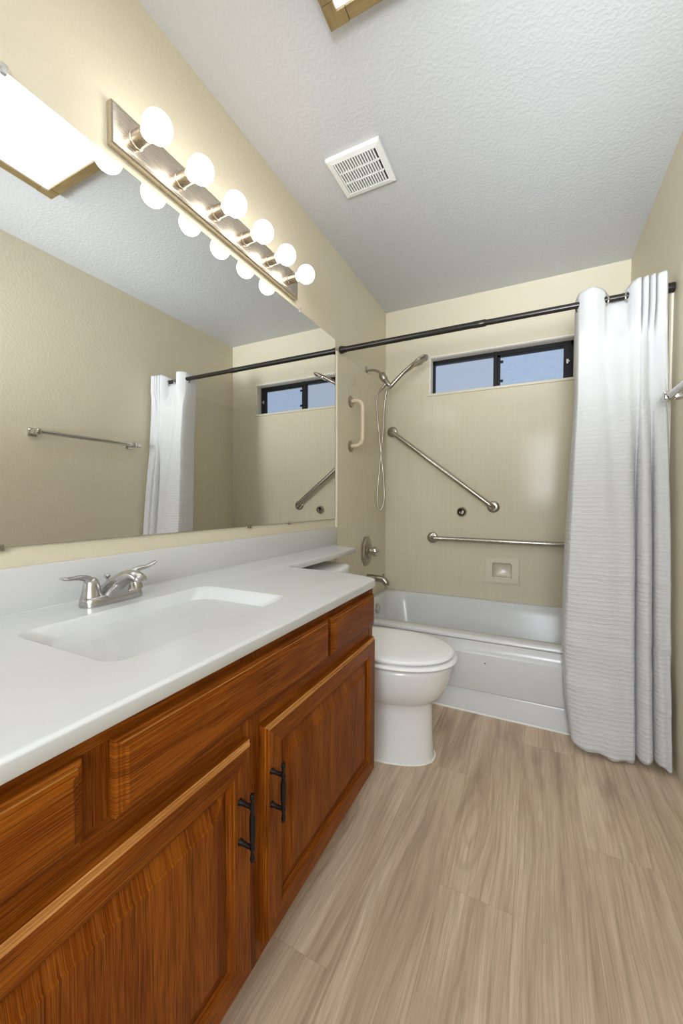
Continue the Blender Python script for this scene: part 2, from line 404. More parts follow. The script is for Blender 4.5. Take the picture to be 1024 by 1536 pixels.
box(bm, fm-.012, fm+.014, FY0-.004, FY1, fz0, fz1, .002)
obj('frame', bm, M_frameblk, win)
bm = B()
box(bm, fm+.010, fm+.032, FY0+.008, FY0+.024, fz0+.008, fz1-.024, .001); box(bm, fx1-.054, fx1-.012, FY0-.003, FY0+.024, fz0+.008, fz1-.02, .002)
box(bm, fm+.010, fx1-.02, FY0+.008, FY0+.024, fz1-.040, fz1-.024, .001); box(bm, fm+.010, fx1-.02, FY0+.008, FY0+.024, fz0+.008, fz0+.014, .001)
sash = obj('sash', bm, M_frameblk, win)
bm = B(); box(bm, fx1-.040, fx1-.026, FY0-.014, FY0-.002, 1.895, 1.925, .002); box(bm, fx1-.034, fx1-.020, FY0-.018, FY0-.003, 1.905, 1.912, .001)
obj('latch', bm, M_bar, sash)
bm = B()
for zz in (1.835, 1.965): box(bm, fm+.030, fm+.050, FY0+.004, FY0+.016, zz, zz+.016, .002)
obj('stop_clip', bm, M_frameblk, sash)
bm = B(); box(bm, fx0+.012, fm, FY0+.018, FY0+.022, fz0+.008, fz1-.024); obj('pane', bm, M_pane1, win)
bm = B(); box(bm, fm+.030, fx1-.050, FY0+.014, FY0+.018, fz0+.010, fz1-.036); obj('pane', bm, M_pane2, win)

# tub surround: three thin glossy panels
ST = .012
su = thing('tub_surround', 'glossy cream marbled wall panels around the bathtub', 'tub surround', (W/2, D, .34)); su['kind'] = 'structure'
bm = B(); slab_holes(bm, ST, W-ST, .33, SZ, [(WX0-.0045, WX1+.0005, WZ0-.0145, 3), NI], D-ST, D-.0005, lambda a, b, t: (a, t, b)); obj('back_panel', bm, M_surr, su)
bm = B(); box(bm, .0005, ST, SY0, D-.0005, .30, SZ, .002); obj('side_panel', bm, M_surr, su)
bm = B(); box(bm, W-ST, W-.0005, SY0, D-.0005, .30, SZ, .002); obj('side_panel', bm, M_surr, su)
bm = B(); box(bm, .0005, .010, SY0-.009, SY0+.001, .37, SZ, .003); box(bm, W-.010, W-.0005, SY0-.009, SY0+.001, .37, SZ, .003); obj('edge_bead', bm, M_caulk, su)
bm = B(); tube(bm, [(ST+.001, D-ST-.001, .34), (ST+.001, D-ST-.001, SZ)], .006, 8); tube(bm, [(W-ST-.001, D-ST-.001, .34), (W-ST-.001, D-ST-.001, SZ)], .006, 8); obj('corner_bead', bm, M_surr, su)

# ------------------------------------------------------------------ bathtub
TY0, TY1, TX0, TX1 = 1.944, D-ST-.001, ST+.001, W-ST-.001
tub = thing('bathtub', 'white enamel alcove bathtub with a stepped apron under the window', 'bathtub', (W/2, 2.39, 0))
bm = B()
def tub_ring(x0, x1, y0, y1, r, zf, zb=None, n=10):
    pts = rrect((x0+x1)/2, (y0+y1)/2, (x1-x0)/2, (y1-y0)/2, r, n); zb = zf if zb is None else zb
    return [(x, y, zf+(zb-zf)*(y-TY0)/(TY1-TY0)) for x, y in pts]
ZF, ZB = .366, .344
YA = 1.957
rs = [tub_ring(TX0, TX1, YA, TY1, .004, ZF-.022, ZB-.022), tub_ring(TX0, TX1, YA, TY1, .004, ZF-.010, ZB-.010), tub_ring(TX0+.004, TX1-.004, YA+.005, TY1-.001, .006, ZF-.003, ZB-.003), tub_ring(TX0+.012, TX1-.012, YA+.014, TY1-.002, .01, ZF, ZB),
      tub_ring(TX0+.050, TX1-.07, YA+.080, TY1-.030, .13, ZF, ZB), tub_ring(TX0+.056, TX1-.078, YA+.088, TY1-.036, .13, ZF-.004, ZB-.004), tub_ring(TX0+.062, TX1-.09, YA+.096, TY1-.042, .13, ZF-.016, ZB-.014),
      tub_ring(TX0+.072, TX1-.13, YA+.108, TY1-.060, .14, .27, .25), tub_ring(TX0+.085, TX1-.20, YA+.125, TY1-.085, .15, .16, .15), tub_ring(TX0+.105, TX1-.27, YA+.15, TY1-.11, .15, .09), tub_ring(TX0+.16, TX1-.34, YA+.21, TY1-.17, .13, .065), tub_ring(TX0+.4, TX1-.5, YA+.35, TY1-.33, .06, .06)]
R = rings(bm, rs, cap=False); bm.faces.new(R[-1])
obj('basin', bm, M_tub, tub, 40)
bm = B()
prof = [(YA+.03, ZF-.012), (YA, ZF-.020), (YA, .312), (YA-.006, .302), (YA-.020, .297), (YA-.025, .290), (YA-.026, .122), (YA-.023, .114), (YA-.012, .110), (YA-.009, .106), (YA-.013, .100), (YA-.013, 0.004), (YA+.03, .004)]
rings(bm, [[(x, y, z) for y, z in prof] for x in (TX0, TX1)])
obj('apron', bm, M_tub, tub, 35)
bm = B(); lathe(bm, (.083, 2.475, .287), (1, 0, .12), [(0, .034), (.006, .034), (.010, .030), (.012, .01), (.012, 0)], 32); obj('overflow_plate', bm, M_chrome, tub, 40)
bm = B(); tube(bm, [(.10, YA-.018, .003), (TX1, YA-.018, .003)], .005, 8); obj('caulk_line', bm, M_wcaulk, tub)
bm = B(); lathe(bm, (.835, YA-.0255, .252), (0, -1, 0), [(0, .003), (.0012, .002)], 10); obj('chip_mark', bm, M_dark, tub)

# soap dish
sd = thing('soap_dish', 'cream ceramic soap dish recessed in the back tub wall below the level grab bar', 'soap dish', (.84, D-ST, .465))
bm = B(); slab_holes(bm, .739, .945, .466, .636, [(.780, .904, .497, .603)], D-ST-.010, D-ST-.0005, lambda a, b, t: (a, t, b))
bmesh.ops.bevel(bm, geom=[e for e in bm.edges if e.is_manifold and e.calc_face_angle(0) > .5], offset=.003, segments=2, affect='EDGES')
obj('rim', bm, M_soap, sd, 30)
bm = B()
def nr(hx, hz, y, cz, r, tp=0): return [(p[0]+(p[0]-.842)*(-tp if p[1] > cz else 0), y, p[1]) for p in rrect(.842, cz, hx, hz, r, 6)]
Rr = rings(bm, [nr(.0625, .0535, D-ST-.006, .55, .018), nr(.0600, .051, D, .55, .018), nr(.052, .044, D+.030, .552, .018), nr(.04, .035, D+.038, .553, .014)], cap=False); bm.faces.new(Rr[-1])
obj('recess', bm, M_soap, sd, 50)
bm = B()
box(bm, .783, .901, D-ST-.014, D-.004, .497, .504, .003)
for k in range(6): box(bm, .800+k*.015, .806+k*.015, D-ST-.010, D+.015, .503, .508, .002)
obj('ridged_lip', bm, M_soap, sd)

# ------------------------------------------------------------------ vanity cabinet
CY0, CY1 = -.32, 1.198
XF, XD = .557, .576
cab = thing('vanity_cabinet', 'golden oak vanity cabinet with raised panel doors beside the toilet', 'cabinet', (.28, .44, 0))
bm = B(); box(bm, .004, .535, CY1-.018, CY1-.002, .10, .7355, grain=2); box(bm, .004, .535, CY0+.002, CY0+.018, .10, .7355, grain=2); box(bm, .004, .535, CY0+.018, CY1-.018, .10, .116, grain=1); box(bm, .004, .010, CY0+.018, CY1-.018, .116, .7355, grain=1); box(bm, .464, .48, CY0+.01, CY1-.004, 0.002, .10, grain=1); box(bm, .004, .464, CY1-.02, CY1-.004, .002, .10, grain=0); box(bm, .004, .464, CY0+.01, CY0+.026, .002, .10, grain=0); obj('carcass', bm, M_oak, cab)
bm = B()
for y0, y1 in ((CY0, -.03), (.255, .312), (.552, .606), (.860, .892), (1.166, CY1)):
    if (y0, y1) in ((.255, .312), (.860, .892)): box(bm, .5351, XF-.0003, y0, y1, .615, .712, grain=2)
    else: box(bm, .5351, XF, y0, y1, .105, .742, grain=2)
for z0, z1 in ((.705, .7415), (.570, .622), (.1055, .150)): box(bm, .5352, XF-.0006, CY0+.001, CY1-.001, z0, z1, grain=1)
obj('face_frame', bm, M_oak, cab)
def mitred(bm, y0, y1, z0, z1, x0, prof, gy=1, gz=2):
    """sweep prof [(inset, height)] round a rectangle in the Y-Z plane, mitred corners"""
    for (A, Bc, ins, gr) in (((y0, z0), (y1, z0), (0, 1), gy), ((y1, z0), (y1, z1), (-1, 0), gz), ((y1, z1), (y0, z1), (0, -1), gy), ((y0, z1), (y0, z0), (1, 0), gz)):
        fs = []
        def P(c, d, h):
            sy = 1 if c[0] == y0 else -1; sz = 1 if c[1] == z0 else -1
            return (x0+h, c[0]+sy*d, c[1]+sz*d)
        prev = None
        for d, h in prof:
            cur = (bm.verts.new(P(A, d, h)), bm.verts.new(P(Bc, d, h)))
            if prev: fs.append(bm.faces.new((prev[0], prev[1], cur[1], cur[0])))
            prev = cur
        set_grain(bm, fs, gr)
def quad(bm, x, y0, y1, z0, z1, grain):
    f = bm.faces.new([bm.verts.new((x, y, z)) for y, z in ((y0, z0), (y1, z0), (y1, z1), (y0, z1))]); set_grain(bm, [f], grain)
DP = [(0, -.0185), (0, -.0065), (.0025, -.0045), (.0045, -.0042), (.005, -.0015), (.008, 0), (.047, 0), (.0485, -.003), (.053, -.0035), (.054, -.0075), (.060, -.0095)]
def worn_lit_faces(bm):
    # rubbed finish and painted-in overhead light along the outer top edge of a door or drawer front
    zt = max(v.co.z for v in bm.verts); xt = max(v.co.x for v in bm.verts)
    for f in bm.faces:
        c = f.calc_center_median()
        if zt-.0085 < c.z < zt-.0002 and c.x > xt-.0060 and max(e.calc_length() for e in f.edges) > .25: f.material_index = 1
def fixwind(bm):
    bmesh.ops.remove_doubles(bm, verts=bm.verts, dist=1e-6)
def door(y0, y1, z0, z1, hy, hz0, hz1, lab):
    bm = B(); mitred(bm, y0, y1, z0, z1, XD, DP); quad(bm, XD-.0186, y0, y1, z0, z1, 2); fixwind(bm)
    worn_lit_faces(bm); d = obj('door', bm, [M_oak, M_worn_lit], cab)
    bm = B(); i = .060; off = (random.random()*5, random.random()*5)
    for a in ([(y0+i-.001, z0+i-.001, y1-i+.001, z1-i+.001)]):
        mitred(bm, a[0], a[2], a[1], a[3], XD, [(0, -.0105), (.003, -.0105), (.006, -.0095), (.028, -.0035), (.0285, -.001), (.031, 0)], 2, 2)
    quad(bm, XD, y0+i+.030, y1-i-.030, z0+i+.030, z1-i-.030, 2)
    set_grain(bm, bm.faces, 2, off); fixwind(bm)
    obj('raised_panel', bm, M_oak, d)
    bm = B(); xh = XD+.028; m_ = (hz0+hz1)/2; L = (hz1-hz0)/2
    pr = [(-L, .0035), (-L+.002, .0045), (-L+.008, .0045), (-L+.010, .0035), (-L+.018, .0032), (-L+.022, .0050), (-L+.026, .0050), (-L+.030, .0036), (-L*.3, .0056), (0, .0060), (L*.3, .0056), (L-.030, .0036), (L-.026, .0050), (L-.022, .0050), (L-.018, .0032), (L-.010, .0035), (L-.008, .0045), (L-.002, .0045), (L, .0035)]
    lathe(bm, (xh, hy, m_), (0, 0, 1), pr, 16)
    for s in (-1, 1): lathe(bm, (XD-.001, hy, m_+s*(L-.024)), (1, 0, 0), [(0, .0058), (.003, .0058), (.006, .0042), (.028, .0040)], 14)
    obj('pull_handle', bm, M_handle, d, 40)['label'] = 'dark bronze bar pull'
    return d
door(.0, .561, .133, .576, .526, .387, .507, '')
door(.605, 1.181, .136, .573, .619, .389, .5045, '')
FP = [(0, -.0185), (0, -.0085), (.003, -.0065), (.006, -.0063), (.0066, -.0038), (.011, -.0032), (.0118, -.0012), (.014, 0)]
for y0, y1 in ((-.20, .266), (.305, .868), (.885, 1.178)):
    bm = B(); mitred(bm, y0, y1, .613, .714, XD, FP, 1, 1); quad(bm, XD, y0+.014, y1-.014, .627, .700, 1); quad(bm, XD-.0186, y0, y1, .613, .714, 1)
    set_grain(bm, bm.faces, 1); fixwind(bm); worn_lit_faces(bm); obj('drawer_front', bm, [M_oak, M_worn_lit], cab)

# ------------------------------------------------------------------ countertop with integral basin
CT, CX = .764, .579
ctop = thing('vanity_countertop', 'white cultured marble vanity top with integral sink, narrow shelf over the toilet tank', 'countertop', (.29, .6, .735))
out = [(.001, CY0-.01), (CX, CY0-.01), (CX, 1.160), (CX-.004, 1.178), (CX-.018, 1.192), (.535, 1.202), (.467, 1.226), (.368, 1.238), (.274, 1.238), (.215, 1.243), (.188, 1.252), (.180, 1.268), (.182, 1.30), (.183, 1.895), (.175, 1.908), (.001, 1.975)]
def inset(poly, d):
    n = len(poly); res = []
    for i in range(n):
        p0, p, p1 = Vector(poly[i-1]), Vector(poly[i]), Vector(poly[(i+1) % n])
        a = (p-p0).normalized(); b = (p1-p).normalized(); na = Vector((-a.y, a.x)); nb = Vector((-b.y, b.x)); m_ = (na+nb).normalized()
        k = d/max(.4, m_.dot(na)); q = p+m_*k
        if poly[i][0] < .002: q.x = poly[i][0]
        res.append((q.x, q.y))
    return res
BCX, BCY, BHX, BHY = .312, .612, .150, .240
def bring(hx, hy, r, z, dx=0, dy=0): return [(x, y, z) for x, y in rrect(BCX+dx, BCY+dy, hx, hy, r, 8)]
bm = B()
o1 = inset(out, .008)
top = [bm.verts.new((x, y, CT)) for x, y in o1]
hole = [bm.verts.new(p) for p in bring(BHX, BHY, .035, CT)]
edges = [bm.edges.new((l[i], l[(i+1) % len(l)])) for l in (top, hole) for i in range(len(l))]
bmesh.ops.triangle_fill(bm, use_beauty=True, use_dissolve=False, edges=edges)
prev = top
for ins, z in ((.0045, CT-.0003), (.0018, CT-.0022), (0.0004, CT-.006), (0, CT-.021), (.0012, CT-.0245), (.010, CT-.0255)):
    cur = [bm.verts.new((x, y, z)) for x, y in inset(out, ins)]
    for i in range(len(cur)):
        j = (i+1) % len(cur); bm.faces.new((prev[i], prev[j], cur[j], cur[i]))
    prev = cur
bmesh.ops.triangle_fill(bm, use_beauty=True, use_dissolve=False, edges=[e for e in bm.edges if e.is_boundary and all(v.co.z < CT-.02 for v in e.verts)])
obj('slab', bm, M_counter, ctop, 50)
bm = B()
bs = [(0, 1, 1, .035, 0), (.001, .985, .99, .036, 0), (.004, .96, .97, .038, 0), (.012, .91, .93, .044, 0), (.026, .84, .85, .056, 0), (.042, .75, .74, .072, 0), (.058, .65, .62, .082, 0), (.072, .55, .50, .08, -.002), (.083, .45, .39, .066, -.004), (.091, .34, .28, .05, -.006), (.096, .24, .19, .036, -.009), (.098, .16, .11, .024, -.01)]
Rr = rings(bm, [bring(BHX*a, BHY*b_, r, CT-d, dx) for d, a, b_, r, dx in bs], cap=False); bm.faces.new(Rr[-1])
obj('sink_basin', bm, M_counter, ctop, 60)
bm = B(); lathe(bm, (BCX-.01, BCY, CT-.0985), (0, 0, 1), [(0, .022), (.002, .022), (.004, .018), (.003, .010), (.006, 0)], 24); obj('drain', bm, M_chrome, ctop, 40)
bm = B(); box(bm, .0008, .020, CY0-.01, 2.000, CT-.001, .866, .003); obj('backsplash', bm, M_splash, ctop, 40)
bm = B(); tube(bm, [(.021, CY0, CT+.0005), (.021, 1.97, CT+.0005)], .002, 6); obj('caulk_line', bm, M_splash, ctop)

# ------------------------------------------------------------------ faucet
FX, FYc, FZ = .093, .615, CT+.0005
fa = thing('sink_faucet', 'brushed nickel two-handle faucet behind the sink', 'faucet', (FX, FYc, FZ))
def fr(hx, hy, z, dx=0): return [(FX+dx+x, FYc+y, z) for x, y in rrect(0, 0, hx, hy, min(hx, hy)*.98, 8)]
bm = B(); rings(bm, [fr(.027, .076, FZ), fr(.0275, .0765, FZ+.004), fr(.0265, .0755, FZ+.014), fr(.0245, .0735, FZ+.020), fr(.021, .070, FZ+.0225)]); obj('base', bm, M_faucet, fa, 45)
for s in (-1, 1):
    hy = FYc + s*.0508
    bm = B(); lathe(bm, (FX, hy, FZ+.019), (0, 0, 1), [(0, .0225), (.003, .0225), (.006, .0215), (.022, .0185), (.034, .0165), (.042, .0135), (.047, .008), (.048, 0)], 28)
    cps = spline([(FX, hy-s*.004, FZ+.050), (FX+.001, hy+s*.010, FZ+.064), (FX+.002, hy+s*.024, FZ+.070), (FX+.004, hy+s*.042, FZ+.072), (FX+.006, hy+s*.058, FZ+.078 if s > 0 else FZ+.073), (FX+.007, hy+s*.070, FZ+.084 if s > 0 else FZ+.076)], 6)
    n = len(cps); tube(bm, cps, [(interp(i/(n-1), [0, .3, .6, .85, 1], [.013, .009, .0085, .0105, .007]), interp(i/(n-1), [0, .3, .6, .85, 1], [.013, .0075, .0048, .0042, .0025])) for i in range(n)], 16)
    h = obj('handle', bm, M_faucet, fa, 50)
bm = B()
cps = spline([(FX-.012, FYc, FZ+.010), (FX+.004, FYc, FZ+.032), (FX+.030, FYc, FZ+.052), (FX+.058, FYc, FZ+.066), (FX+.085, FYc, FZ+.070), (FX+.104, FYc, FZ+.064), (FX+.110, FYc, FZ+.056)], 6); n = len(cps)
rsx = []
for i, p in enumerate(cps):
    t = i/(n-1); d = (cps[min(i+1, n-1)]-cps[max(i-1, 0)]).normalized(); up = Vector((-d.z, 0, d.x))
    a = interp(t, [0, .25, .6, .85, 1], [.034, .023, .0165, .0165, .011]); b_ = interp(t, [0, .25, .6, .85, 1], [.030, .020, .013, .0105, .006])
    rsx.append([p + Vector((0, 1, 0))*a*math.cos(2*PI*k/20) + up*b_*math.sin(2*PI*k/20) for k in range(20)])
rings(bm, rsx)
rings(bm, [[(FX+xx+x, FYc+y, z) for x, y in rrect(0, 0, a, b_, .012, 5)] for xx, a, b_, z in ((-.004, .030, .034, FZ+.012), (0, .028, .030, FZ+.026), (.014, .030, .022, FZ+.042), (.03, .020, .015, FZ+.054))])
obj('spout', bm, M_faucet, fa, 50)
bm = B(); lathe(bm, (FX+.091, FYc, FZ+.058), (.12, 0, -1), [(0, .0135), (.004, .014), (.018, .014), (.0185, .011), (.015, .010)], 24); obj('aerator', bm, M_chrome, fa, 40)
bm = B(); lathe(bm, (FX-.019, FYc, FZ+.02), (0, 0, 1), [(0, .0025), (.034, .0025), (.035, .0045), (.039, .0072), (.043, .0072), (.045, .005), (.0455, 0)], 18); obj('lift_rod', bm, M_faucet, fa, 40)

# ------------------------------------------------------------------ wall mirror + clips
MY0, MY1, MZ0, MZ1 = .12, 1.992, .912, 1.930
mi = thing('wall_mirror', 'large frameless wall mirror above the countertop', 'mirror', (0, 1.05, MZ0))
bm = B(); box(bm, .0015, .0065, MY0, MY1, MZ0, MZ1); obj('glass_edge', bm, M_mirroredge, mi)
bm = B(); box(bm, .0062, .0070, MY0+.001, MY1-.001, MZ0+.001, MZ1-.001); obj('silvered_face', bm, M_mirror, mi)
for y, z, s in ((.448, MZ1, 1), (1.616, MZ1, 1), (.425, MZ0, -1), (1.243, MZ0, -1), (1.53, MZ0, -1)):
    bm = B(); box(bm, .0015, .0115, y-.0065, y+.0065, z+.001 if s > 0 else z-.008, z+.012 if s > 0 else z-.001, .0015)
    box(bm, .0075, .0115, y-.005, y+.005, z-.009 if s > 0 else z-.004, z+.004 if s > 0 else z+.007, .0012)
    obj('mirror_clip', bm, M_clip if s > 0 else M_nickel, mi)

# ------------------------------------------------------------------ vanity light bar
vl = thing('vanity_light', 'brushed nickel strip light with six lit globe bulbs above the mirror', 'light fixture', (0, 1.128, 2.016))
bm = B()
def pr_(x, i): return [(x, .677+i, 1.960+i), (x, 1.578-i, 1.960+i), (x, 1.578-i, 2.073-i), (x, .677+i, 2.073-i)]
rings(bm, [pr_(.0005, 0), pr_(.018, 0), pr_(.0225, .003), pr_(.025, .010), pr_(.0255, .014)]); obj('backplate', bm, M_plate, vl)
for k in range(6):
    y = .745 + k*.1515
    bm = B(); lathe(bm, (.0255, y, 2.016), (1, 0, 0), [(0, .024), (.003, .0235), (.004, .0205), (.040, .0205), (.042, .0215), (.044, .0205), (.044, .017)], 32); obj('socket', bm, M_plate, vl, 40)
    bm = B(); R0 = .038
    prf = [(.034, .0135), (.046, .0145)] + [(.087 - R0*math.cos(a), R0*math.sin(a)) for a in [math.radians(22+i*158/18) for i in range(19)]]
    lathe(bm, (.0255, y, 2.016), (1, 0, 0), prf, 40); obj('bulb', bm, M_bulb, vl, 60)

# ------------------------------------------------------------------ ceiling light box
lx0, lx1, ly0, ly1, lz = .475, .992, -.17, 1.052, 2.398
cl = thing('ceiling_light', 'rectangular ceiling light box with tan wooden frame and lit prismatic panel', 'light fixture', (.715, .42, lz))
bm = B(); fw, cb_ = .036, .062; z0, z1 = lz, H-.0005
for x0, x1 in ((lx0, lx0+fw), (lx1-fw, lx1)):
    box(bm, x0, x1, ly0+cb_, ly1-cb_, z0, z1, .001, 1, grain=1)
for y0, y1 in ((ly0, ly0+fw), (ly1-fw, ly1)):
    box(bm, lx0+cb_, lx1-cb_, y0, y1, z0, z1, .001, 1, grain=0)
obj('frame', bm, M_lwood, cl)
g = .0012
for sx_, xo in ((1, lx0), (-1, lx1)):
    for sy_, yo in ((1, ly0), (-1, ly1)):
        bm = B()
        q = [(0, 0), (cb_-g, 0), (cb_-g, fw), (fw, fw), (fw, cb_-g), (0, cb_-g)]
        q = [(xo+sx_*a, yo+sy_*b_) for a, b_ in q]
        rr_ = rings(bm, [[(a, b_, z) for a, b_ in q] for z in (z0-.001, z1)])
        for f in bm.faces: set_grain(bm, [f], 1, (3, 1))
        obj('corner_block', bm, M_lwood, cl)
bm = B(); box(bm, lx0+fw-.002, lx1-fw+.002, ly0+fw-.002, ly1-fw+.002, lz+.008, lz+.012); obj('diffuser', bm, M_diff, cl)

# ------------------------------------------------------------------ exhaust fan grille
ve = thing('exhaust_fan_grille', 'square white plastic exhaust fan grille on the ceiling', 'vent', (.347, 1.573, 2.424))
VX0, VX1, VY0, VY1 = .229, .466, 1.463, 1.682
bm = B()
def vr(i, z): return [(VX0+i, VY0+i, z), (VX1-i, VY0+i, z), (VX1-i, VY1-i, z), (VX0+i, VY1-i, z)]
rings(bm, [vr(0, H-.0005), vr(0, 2.4265), vr(.003, 2.4245), vr(.022, 2.4215), vr(.024, 2.4215), vr(.0245, 2.426)], cap=False); obj('frame', bm, M_vent, ve)
bm = B(); box(bm, VX0+.02, VX1-.02, VY0+.02, VY1-.02, 2.432, 2.436); obj('dark_opening', bm, M_dark, ve)
bm = B(); n = 16; x0 = VX0+.027; x1 = VX1-.027; st = (x1-x0)/n
for k in range(n): box(bm, x0+k*st, x0+(k+.52)*st, VY0+.024, VY1-.024, 2.4218, 2.428)
for t in (1/3, 2/3):
    y = VY0+.024+(VY1-VY0-.048)*t; box(bm, x0, x1, y-.0022, y+.0022, 2.4214, 2.428)
obj('slats', bm, M_vent, ve)

# ------------------------------------------------------------------ toilet
TYc = 1.522
to = thing('toilet', 'white two-piece toilet with closed lid beside the vanity', 'toilet', (.45, TYc, 0))
def egg(xb, xf, hw, z, n=48, pw=2.25, mid=.52):
    xm = xb+(xf-xb)*mid; out = []
    for k in range(n):
        a = 2*PI*k/n; c, s = math.cos(a), math.sin(a)
        e = 2/pw if c < 0 else 1
        x = xm + ((xf-xm) if c > 0 else (xm-xb))*math.copysign(abs(c)**(e if c < 0 else 1), c)
        y = TYc + hw*math.copysign(abs(s)**(.9 if c > 0 else 2/2.6), s)
        out.append((x, y, z))
    return out
bm = B()
lv = [(.002, .16, .690, .118), (.012, .16, .689, .117), (.10, .17, .684, .110), (.19, .18, .682, .107), (.222, .185, .683, .110), (.232, .19, .690, .118), (.246, .20, .706, .134), (.268, .21, .724, .150), (.30, .22, .740, .164), (.34, .23, .750, .174), (.372, .235, .755, .179), (.384, .237, .755, .179), (.388, .24, .749, .174)]
rings(bm, [egg(a, b_, c, z) for z, a, b_, c in lv]); obj('bowl', bm, M_white, to, 60)
bm = B(); box(bm, .03, .30, TYc-.11, TYc+.11, .25, .395, .02, 3); obj('tank_shelf', bm, M_white, to, 50)
bm = B(); rings(bm, [egg(.262, .764, .182, .3945), egg(.252, .773, .189, .398), egg(.25, .776, .192, .4035), egg(.252, .773, .189, .409), egg(.262, .764, .182, .4115)]); obj('seat', bm, M_seat, to, 50)
bm = B(); rings(bm, [egg(.256, .752, .175, .4175), egg(.247, .761, .182, .4195), egg(.245, .764, .184, .4245), egg(.246, .761, .182, .430), egg(.252, .750, .174, .4335), egg(.28, .70, .14, .4358), egg(.36, .60, .06, .4368)]); obj('lid', bm, M_seat, to, 50)
for s in (-1, 1):
    bm = B(); lathe(bm, (.262, TYc+s*.075-.018, .425), (0, 1, 0), [(0, .011), (.002, .013), (.034, .013), (.036, .011)], 16)
    obj('hinge', bm, M_seat, to, 40)
bm = B()
def tank(x1, hw, r, z, bow=.022, n=12):
    pts = [(.022, TYc-hw)]
    for k in range(n+1):
        t = -1+2*k/n; e = 1-abs(t)**8*.0
        pts.append((x1 - bow*t*t - (r*max(0, abs(t)-.86)/.14)**1*.9, TYc+hw*t))
    pts.append((.022, TYc+hw)); return [(x, y, z) for x, y in pts]
rings(bm, [tank(.200, .205, .02, .392), tank(.205, .212, .02, .42), tank(.216, .230, .02, .64), tank(.216, .231, .02, .664)]); obj('tank', bm, M_white, to, 40)
bm = B(); rings(bm, [tank(.236, .262, .03, .6645, .040), tank(.245, .270, .03, .670, .040), tank(.245, .270, .03, .692, .040), tank(.240, .266, .03, .699, .040), tank(.226, .256, .03, .702, .040)]); obj('tank_lid', bm, M_white, to, 50)
bm = B(); pr2 = [(a, b_) for a, b_, _ in egg(.16, .6935, .121, 0)]
tube(bm, [(a, b_, .003) for a, b_ in pr2] + [(pr2[0][0], pr2[0][1], .003)], .0045, 6, cap=False); obj('caulk_ring', bm, M_wcaulk, to)

# ------------------------------------------------------------------ grab bars
YB = D-ST
def flange(bm, p, ax, r=.036, h=.010): lathe(bm, p, ax, [(0, r), (h*.5, r), (h, r*.9), (h*1.3, r*.6), (h*1.4, r*.4)], 32)
def grab_wall_y(name, label, p0, p1, rb=.0165, off=.048, rf=.040):
    t = thing(name, label, 'grab bar', ((p0[0]+p1[0])/2, YB, (p0[1]+p1[1])/2))
    a, b_ = Vector((p0[0], YB-off, p0[1])), Vector((p1[0], YB-off, p1[1])); d = (b_-a).normalized(); q = Vector((0, off-.004, 0)); r_ = .030
    pts = [a+q]
    pts += [a+q*(.45)] + [a + Vector((0, r_, 0))*(1-math.sin(k/6*PI/2))*.8 + d*r_*(1-math.cos(k/6*PI/2)) for k in range(7)]
    pts += [b_ + Vector((0, r_, 0))*(1-math.cos(k/6*PI/2))*.8 - d*r_*(1-math.sin(k/6*PI/2)) for k in range(7)] + [b_+q*.45, b_+q]
    bm = B(); tube(bm, pts, rb, 20); obj('bar', bm, M_bar, t, 60)
    for p in (p0, p1):
        bm = B(); flange(bm, (p[0], YB, p[1]), (0, -1, 0), rf); obj('wall_flange', bm, M_bar, t, 40)
    return t
grab_wall_y('grab_bar', 'long brushed steel grab bar set diagonally on the back tub wall', (.062, 1.537), (.782, .978))
grab_wall_y('grab_bar', 'long brushed steel grab bar set level above the soap dish', (.373, .752), (1.287, .747))
t = thing('grab_bar', 'short cream upright grab bar on the side tub wall next to the mirror', 'grab bar', (ST, 2.187, 1.49))
bm = B(); za, zb = 1.625, 1.352; xo = .082
pts = [(ST+.002, 2.187, za)] + [(ST+xo-.045+.045*math.sin(k/8*PI/2), 2.187, za-.045*(1-math.cos(k/8*PI/2))) for k in range(9)] + [(ST+xo-.045+.045*math.cos(k/8*PI/2), 2.187, zb+.045*(1-math.sin(k/8*PI/2))) for k in range(9)] + [(ST+.002, 2.187, zb)]
tube(bm, pts, .0125, 18); obj('bar', bm, M_cream, t, 60)
for z in (za, zb):
    bm = B(); flange(bm, (ST, 2.187, z), (1, 0, 0), .036, .007); obj('wall_flange', bm, M_nickel, t, 40)
# round fitting with a dark opening
t = thing('wall_fitting', 'small round nickel wall fitting with a dark slot below the diagonal grab bar', 'wall fitting', (.575, YB, .942))
bm = B(); lathe(bm, (.575, YB, .942), (0, -1, 0), [(0, .034), (.004, .034), (.009, .031), (.022, .029), (.024, .026), (.020, .020), (.012, .016)], 32); obj('round_boss', bm, M_nickel, t, 40)
bm = B(); tube(bm, [(.568, YB-.0246, .957), (.568, YB-.0250, .945), (.570, YB-.0246, .924)], [(.0125, .002), (.010, .002), (.004, .002)], 18); lathe(bm, (.568, YB-.021, .955), (0, -1, 0), [(0, .012), (.0045, .012)], 24); obj('slot', bm, M_dark, t)

